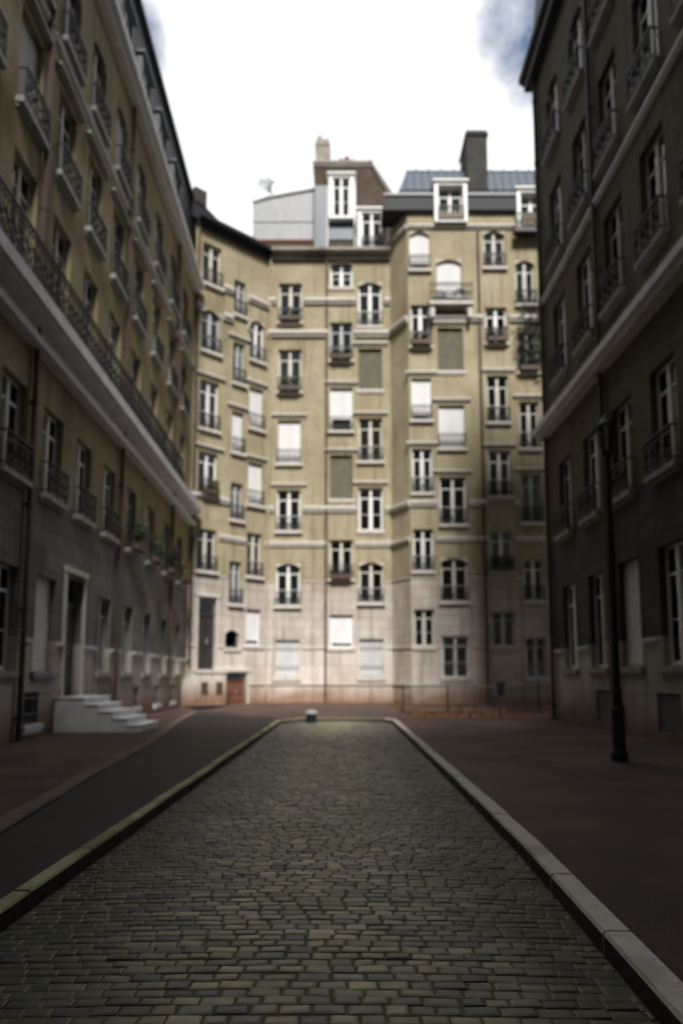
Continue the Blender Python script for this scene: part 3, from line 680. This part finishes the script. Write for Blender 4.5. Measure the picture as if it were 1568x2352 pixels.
# roofs seen over the wing
FAR = thing('apartment_building', 'low pale zinc roofed building just visible behind the angled wing, left of the roof hut', 'building', (-9.5, 40, .12))
fF = Fac(FAR, (-9.5, 40), (-3.5, 40))
wall(fF, 'wall', 6, 27.6, [], M['wall_end'])
b = MB(); b.prism([(-.2, 27.6), (6.2, 27.6), (6.2, 28.3), (-.2, 28.75)], -.3, 5); r_ = b.build('roof', M['zinc'], fF)
b = MB(); b.box(-.25, 6.2, -.36, -.301, 27.98, 28.1); b.build('flashing', M['zinc_blue'], r_)

# ------------------------------------------------------------------ ground, road, pavements
def sheet(name, pts, z, m):
    o = MB().poly([(x, y, z) for x, y in pts]).build(name, m); return struct(o)
sheet('ground', [(-300,-300),(300,-300),(300,300),(-300,300)], -.06, M['ground'])
XL, XR, YE = -1.88, 1.44, 21.3          # road edges at the kerb faces
RP = [(-12, 1.14), (.5, 1.19), (2.7, 1.265), (3.6, 1.305), (5.6, 1.385), (11.3, 1.425), (25, 1.45)]
def xr(y):
    for (ya, xa), (yb, xb) in zip(RP[:-1], RP[1:]):
        if y <= yb: return xa+(xb-xa)*(y-ya)/(yb-ya)
crown_z = lambda x: .012+.03*(1-(x+.25)**2/2.6)
jb = MB(); ysx = [-12, .5, 2.7, 3.6, 5.6, 11.3, YE]
for ya, yb in zip(ysx[:-1], ysx[1:]):
    for k in range(12):
        q = lambda y, t: XL+(xr(y)-XL)*t/12
        jb.quad(*[(q(y, t), y, crown_z(q(y, t))-.009) for y, t in ((ya, k), (ya, k+1), (yb, k+1), (yb, k))])
struct(jb.build('road_bed', M['joint']))
b = MB(); y = .6; row = 0
while y < YE-.1:
    dd = .078 + random.uniform(-.004, .004)
    x = XL - random.uniform(0, .1)
    rh = random.uniform(-.002, .002); XRy = xr(y)
    while x < XRy:
        ww = random.uniform(.10, .16)
        x0, x1 = max(x+.003, XL+.004), min(x+ww-.003, XRy-.004)
        if x1-x0 > .03:
            crown = .012+.03*(1-((x0+x1)/2+.25)**2/2.6)
            h = crown + rh + random.uniform(-.003, .003); tx, ty = random.uniform(-.002, .002), random.uniform(-.002, .002)
            e = .013; q0, q1 = random.uniform(.003, .007), random.uniform(.003, .007)
            i = len(b.v); y0, y1 = y+q0, y+dd-q1
            jit = lambda: random.uniform(-.002, .002)
            for ee, hh in ((0, h-.014), (.003, h-.005), (e, h)):
                for q, (px, py) in enumerate(((x0+ee,y0+ee),(x1-ee,y0+ee),(x1-ee,y1-ee),(x0+ee,y1-ee))):
                    b.v.append((px+jit(), py+jit(), hh+(0 if ee == 0 else (tx if q in (0, 3) else -tx)+(ty if q < 2 else -ty))))
            for q in range(4):
                b.f.append((i+q, i+(q+1)%4, i+4+(q+1)%4, i+4+q)); b.m.append(0); b.f.append((i+4+q, i+4+(q+1)%4, i+8+(q+1)%4, i+8+q)); b.m.append(0)
            b.f.append((i+8, i+9, i+10, i+11)); b.m.append(0)
        x += ww
    y += dd; row += 1
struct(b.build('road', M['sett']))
# pavements (a real 0.12 m step above the road)
def slab(name, pts, z, m, zb=-.05):
    b = MB(); n = len(pts); b.poly([(x, y, z) for x, y in pts])
    for k in range(n):
        (xa, ya), (xb, yb) = pts[k], pts[(k+1) % n]; b.quad((xa,ya,zb),(xb,yb,zb),(xb,yb,z),(xa,ya,z))
    return struct(b.build(name, m))
KW = .15
edge = [(-2.72, -12), (-2.75, 4), (-2.80, 5.7), (-3.25, 9.1), (-3.65, 13.2), (-4.4, 18), (-4.9, 21.5), (-5.3, 25)]
slab('pavement', [(XL-.11, -12), (XL-.11, YE+KW)] + [(edge[-1][0], YE+4)] + [(x, y) for x, y in reversed(edge)], .115, M['asphalt'])
slab('pavement', [(-9,-12)] + edge + [(edge[-1][0], 25.3), (-9, 36)], .112, M['asphalt_red'])
slab('pavement', [(8.5,-12),(8.5,20.9)]+[(x+KW,min(y,20.9)) for y, x in RP][::-1], .115, M['asphalt_red'])
slab('pavement', [(XL-.11,YE+KW),(2.0,YE+KW),(2.0,34.2),(-5.3,34.2),(-5.3,25.3)], .117, M['asphalt_red'])
sheet('planting_bed', [(2.0,20.9),(13,20.9),(13,32.6),(2.0,34)], .10, M['earth'])
# kerb stones
def kerb(name, pts, w, z0, z1, m, L=1.0, gap=.016):
    b = MB()
    for (xa, ya), (xb, yb) in zip(pts[:-1], pts[1:]):
        d = Vector((xb-xa, yb-ya)); n = max(1, round(d.length/L)); u = d.normalized(); v = Vector((-u.y, u.x)); st = d.length/n
        for k in range(n):
            a = Vector((xa, ya))+u*(st*k+gap/2); c = Vector((xa, ya))+u*(st*(k+1)-gap/2); dz = random.uniform(-.004, .004); off = random.uniform(-.004, .004); e = .02
            i = len(b.v)
            for p in (a, c):
                for t, z in ((0, z0), (0, z1-.8*e), (.6*e, z1), (w-.6*e, z1), (w, z1-e), (w, z0)):
                    q = p+v*(t+off); b.v.append((q.x, q.y, z+(dz if z > z0 else 0)))
            for t in range(5): b.f.append((i+t, i+6+t, i+7+t, i+1+t)); b.m.append(1 if t in (0, 4) else 0)
            b.f.append(tuple(range(i, i+6))); b.m.append(0); b.f.append(tuple(range(i+6, i+12))[::-1]); b.m.append(0)
    return struct(b.build(name, [m, M['side_shade']]))
kerb('kerb_right', [(x+KW, y) for y, x in RP[:-1]]+[(XR+KW, YE-.6), (XR-.1, YE+KW-.05)], KW, -.05, .125, M['granite'])
kerb('kerb_left', [(XL, -12), (XL, YE-.8), (XL+.5, YE+.0)], .11, -.05, .125, M['granite_moss'])
kerb('kerb_end', [(XR-.05, YE), (XL+.45, YE+.03)][::-1], .14, -.05, .13, M['granite_moss'])
kerb('kerb_bed', [(2.0, 20.8), (7.6, 20.85), (13, 21.0)], .15, 0, .16, M['pipe_brown'])
kerb('edging_left', edge, .2, .05, .15, M['strip'], .5)

# ------------------------------------------------------------------ street furniture
def lamp(name, label, x, y, h):
    t = thing(name, label, 'street lamp', (x, y, .115))
    b = MB(); b.lathe([(.13, 0), (.13, .12), (.10, .18), (.10, .75), (.115, .78), (.08, .86), (.06, 1.2)], 14); b.build('base', M['iron'], t)
    b = MB(); b.lathe([(.06, 1.2), (.055, h*.6), (.045, h-.55), (.07, h-.53), (.07, h-.48), (.03, h-.45)], 14)
    b.build('pole', M['iron'], t)
    b = MB()
    for k in range(4):
        a = math.pi/4+k*math.pi/2; b.bar((.08*math.cos(a), .08*math.sin(a), h-.45), (.115*math.cos(a), .115*math.sin(a), h), .012, 4)
    b.lathe([(.13, h), (.12, h+.03), (.06, h+.12), (.02, h+.2)], 8); b.lathe([(.09, h-.46), (.09, h-.43)], 8); b.build('lantern', M['iron'], t)
    b = MB(); b.lathe([(.07, h-.42), (.105, h-.01)], 8); b.build('lantern_glass', M['glass'], t)
    return t
lamp('street_lamp', 'tall dark iron street lamp standing on the right pavement near the pale plinth', 4.2, 10.6, 5.3)
t = thing('service_post', 'short dark brown post with a thick box head standing by the planting bed railing', 'post', (4.82, 21.3, .1))
b = MB(); b.lathe([(.07, 0), (.07, .06), (.045, .1), (.045, .78)], 10); b.build('pole', M['pipe_brown'], t)
b = MB(); b.box(-.13, .13, -.1, .1, .74, 1.1); b.box(-.145, .145, -.115, .115, 1.1, 1.14); b.box(-.09, .09, -.115, -.101, .84, 1.02); b.build('box_head', M['iron'], t)
t = thing('bollard', 'squat dark stone bollard with a rounded white top at the end of the road', 'bollard', (-.98, 20.75, .02))
b = MB(); b.lathe([(.17, 0), (.16, .05), (.15, .24), (.16, .26)], 18); b.build('stump', M['slate_dark'], t)
b = MB(); b.lathe([(.19, .262), (.20, .30), (.17, .345), (.10, .375), (.03, .385)], 18); b.build('cap', M['steel_grey'], t)
# low railing round the bed
t = thing('railing_fence', 'low thin iron railing running along the planting bed before the street end buildings', 'railing', (2.1, 24.6, .1))
L = 8.0
b = MB(); b.bar((0, 0, .95), (L, -.3, .95), .022, 6); b.bar((0, 0, .15), (L, -.3, .15), .016, 6); b.build('rail', M['iron_grey'], t)
b = MB(); x = .12
while x < L: b.bar((x, -.3*x/L, .15), (x, -.3*x/L, .95), .008, 4); x += .125
b.build('bars', M['iron_grey'], t)
for k in range(6): MB().bar((k*L/5, -.3*k/5, 0), (k*L/5, -.3*k/5, 1.05), .03, 8).build('post', M['iron'], t)

# ------------------------------------------------------------------ plants
def leaves(n, sx, sy, sz, size, droop=0, seed=0, fill=1.0):
    rnd = random.Random(seed); b = MB()
    clumps = [(rnd.uniform(-sx, sx)*.8, rnd.uniform(-sy, sy)*.8, rnd.uniform(-sz, sz)*.75, rnd.uniform(.35, .6)) for _ in range(max(4, int(9*fill)))]
    for _ in range(n):
        cx, cy, cz, r = rnd.choice(clumps); s_ = size*rnd.uniform(.6, 1.3)
        p = Vector((cx+rnd.gauss(0, r*.5)*sx, cy+rnd.gauss(0, r*.5)*sy, cz+rnd.gauss(0, r*.5)*sz))
        u = Vector((rnd.gauss(0, 1), rnd.gauss(0, 1), rnd.gauss(0, .6)-droop)).normalized(); w = u.orthogonal().normalized()
        w = (Matrix.Rotation(rnd.uniform(0, 6.28), 4, u) @ w)
        b.quad(p-u*s_, p+w*s_*.5, p+u*s_, p-w*s_*.5)
    return b
def twigs(n, sx, sz, seed, r=.012, up=True):
    rnd = random.Random(seed); b = MB()
    for _ in range(n):
        q = Vector((rnd.uniform(-sx, sx), rnd.uniform(-.1, .1), 0)); e = q+Vector((rnd.uniform(-.2, .2), rnd.uniform(-.1, .1), sz*rnd.uniform(.5, 1)))
        b.bar(q, e, r, 4, r*.4)
    return b
def planter(f, x, z, w, m, label, n=260, h=.28, cat='plant', y=-.3, group='planters on the window ledges'):
    p = f.world(x+w/2, y, z)
    t = thing('window_planter', label, cat, p, f.a, group)
    b = MB(); b.box(-w/2, w/2, -.1, .1, 0, .18); b.box(-w/2-.01, w/2+.01, -.11, .11, .18, .2); b.build('trough', M['pipe_brown'], t)
    lf = leaves(n, w*.5, .13, h, .055, .2, int(abs(p.x*91+p.z*37))+1); lf.v = [(a, c, d+.2+h*.7) for a, c, d in lf.v]; lf.build('foliage', M[m], t)
    b = twigs(7, w*.42, h*1.5, int(p.z*10)); b.v = [(a, c, d+.17) for a, c, d in b.v]; b.build('stems', M['bark'], t)
    return t
s_ = Z0
planter(fC, .62, 19.76-s_, 1.05, 'leaf_dark', 'dark leafy planter high up on the window directly below the zinc roof hut')
planter(fC, .62, 15.99-s_, 1.05, 'leaf_green', 'planter of upright green stems on a curtained window well below the zinc roof hut', h=.42)
planter(fC, 3.3, 17.68-s_, 1.0, 'leaf_dark', 'dark planter beside the brown downpipe, high up below the brown attic block')
planter(fC, 3.3, 6.27-s_, 1.0, 'leaf_dark', 'dark planter beside the brown downpipe, just below the lower pale string course')
planter(fD, .15, 17.73-s_, .95, 'leaf_dark', 'dark bushy planter to the left below the projecting balcony of the mansard building', h=.4)
planter(fD, 1.2, 19.8-s_, 1.7, 'leaf_dark', 'long dark planter on the projecting balcony on stone brackets', 420, .34, y=-.42)
planter(fD, 3.9, 17.91-s_, .95, 'leaf_dark', 'dark bushy planter to the right below the projecting balcony of the mansard building', h=.35)
planter(fD, 3.9, 6.44-s_, .95, 'leaf_dark', 'low dark planter on the mansard building just above its grey stone storey')
planter(fD, 5.45, 16.4-s_, .9, 'leaf_dark', 'dark overgrown planter at the far right of the mansard building behind the climber', 400, .5)
planter(fW, .45, 9.99-s_, .9, 'leaf_green', 'green planter on the angled wing next to the end of the long left balcony slab', h=.35)
for (yy, zt, mm, lab, hh) in ((21.6, 5.3, 'leaf_green', 'green bushy planter on the left building below the balcony slab, nearest of its row', .5),
                          (24.0, 5.3, 'leaf_green', 'green bushy planter on the left building below the balcony slab, middle of its row', .6),
                          (26.5, 5.3, 'leaf_dark', 'dark green planter on the left building below the balcony slab, second from the angled wing', .55),
                          (29.0, 5.3, 'leaf_yellow', 'yellow green planter on the left building below the balcony slab, nearest the angled wing', .4),
                          (27.6, 9.08, 'leaf_yellow', 'yellow green plant trough standing on the far end of the left balcony slab', .35)):
    planter(fL, yy+9.5, zt, 1.1, mm, lab, 420, hh, y=-.3)
# climber at the right edge of the mansard building
p = fD.world(6.3, -.25, 18.4)
t = thing('climbing_plant', 'dark tangled climber hanging over the right edge of the mansard building', 'plant', p, 0)
lf = leaves(1500, .95, .22, 2.0, .085, .4, 5, 2.2); lf.build('foliage', M['leaf_dark'], t)
b = MB(); rnd = random.Random(3)
for k in range(10):
    q = Vector((rnd.uniform(-.7, .7), .15, -2.2)); pts = [q]
    for j in range(8): q = q+Vector((rnd.uniform(-.2, .2), 0, .5)); pts.append(q)
    b.path(pts, .018)
b.build('stems', M['bark'], t)
# bare little tree on the hut roof
p = fC.world(-.15, 2.3, 27.72)
t = thing('potted_tree', 'small nearly bare tree growing in a pot on top of the pale zinc roof hut', 'tree', p, 0)
b = MB(); b.lathe([(.2, .0), (.26, .32), (.28, .36)], 12); b.build('pot', M['terracotta'], t)
b = MB(); tips = []
rnd = random.Random(11)
def grow(p, d, L, r, k):
    q = p+d*L; b.bar(p, q, r, 5, r*.7)
    if k == 0: tips.append(q); return
    for j in range(3):
        nd = (d+Vector((rnd.gauss(0, .55), rnd.gauss(0, .5), rnd.gauss(.05, .25)))).normalized(); grow(q, nd, L*rnd.uniform(.6, .8), r*.62, k-1)
grow(Vector((0, 0, .3)), Vector((0, 0, 1)), .62, .055, 4)
b.build('trunk', M['bark'], t)
b = MB()
for q in tips:
    for j in range(3):
        o_ = Vector((rnd.gauss(0, .08), rnd.gauss(0, .08), rnd.gauss(0, .06))); u = Vector((rnd.gauss(0, 1), rnd.gauss(0, 1), rnd.gauss(0, 1))).normalized()*.03; w = u.orthogonal()*.6
        b.quad(q+o_-u, q+o_+w, q+o_+u, q+o_-w)
b.build('crown', M['leaf_dark'], t)
# fallen leaves on the bed
b = MB(); rnd = random.Random(9)
for _ in range(6000):
    x = rnd.uniform(2.1, 11); y = rnd.uniform(21.1, 32.2); s = rnd.uniform(.03, .07)
    p = Vector((x, y, .10+rnd.uniform(.01, .06))); u = Vector((rnd.gauss(0, 1), rnd.gauss(0, 1), rnd.gauss(0, .4))).normalized()*s; w = Vector((-u.y, u.x, rnd.uniform(-.02, .02)))*.7
    b.quad(p-u, p-w, p+u, p+w)
o = b.build('fallen_leaves', M['leaf_dead']); tag(o, 'brown fallen leaves covering the planting bed behind the low railing', 'leaves'); o['kind'] = 'stuff'

# unseen house added behind the viewpoint to shade the foreground
BK = thing('apartment_building', 'unseen tall brick building added behind the viewpoint to shade the foreground', 'building', (9, -8, .12))
fZ = Fac(BK, (9, -8), (-9, -8))
T = []
for i in range(6):
    x = 1.6+i*2.7; T.append((x, x+1.2, [(z, z+2.2, random.choice('CD'), 'r') for z in (5.4, 9.4, 13, 16.6, 20.2, 24)]))
cols(fZ, T, 'wall_side'); door(fZ, 8.2, .1, 1.4, 3.2, M['door'])
wall(fZ, 'wall', 18, 31, fZ.ops, M['wall_side'])
band(fZ, 'cornice', M['band_side'], 0, 18, 30.4, .4, .4, [], False)
b = MB(); b.quad((0,0,31),(18,0,31),(18,9,32),(0,9,32)); b.quad((0,9,0),(18,9,0),(18,9,32),(0,9,32)); b.quad((0,0,0),(0,9,0),(0,9,32),(0,0,31)); b.quad((18,0,0),(18,0,31),(18,9,32),(18,9,0)); b.build('roof', M['slate_dark'], fZ)
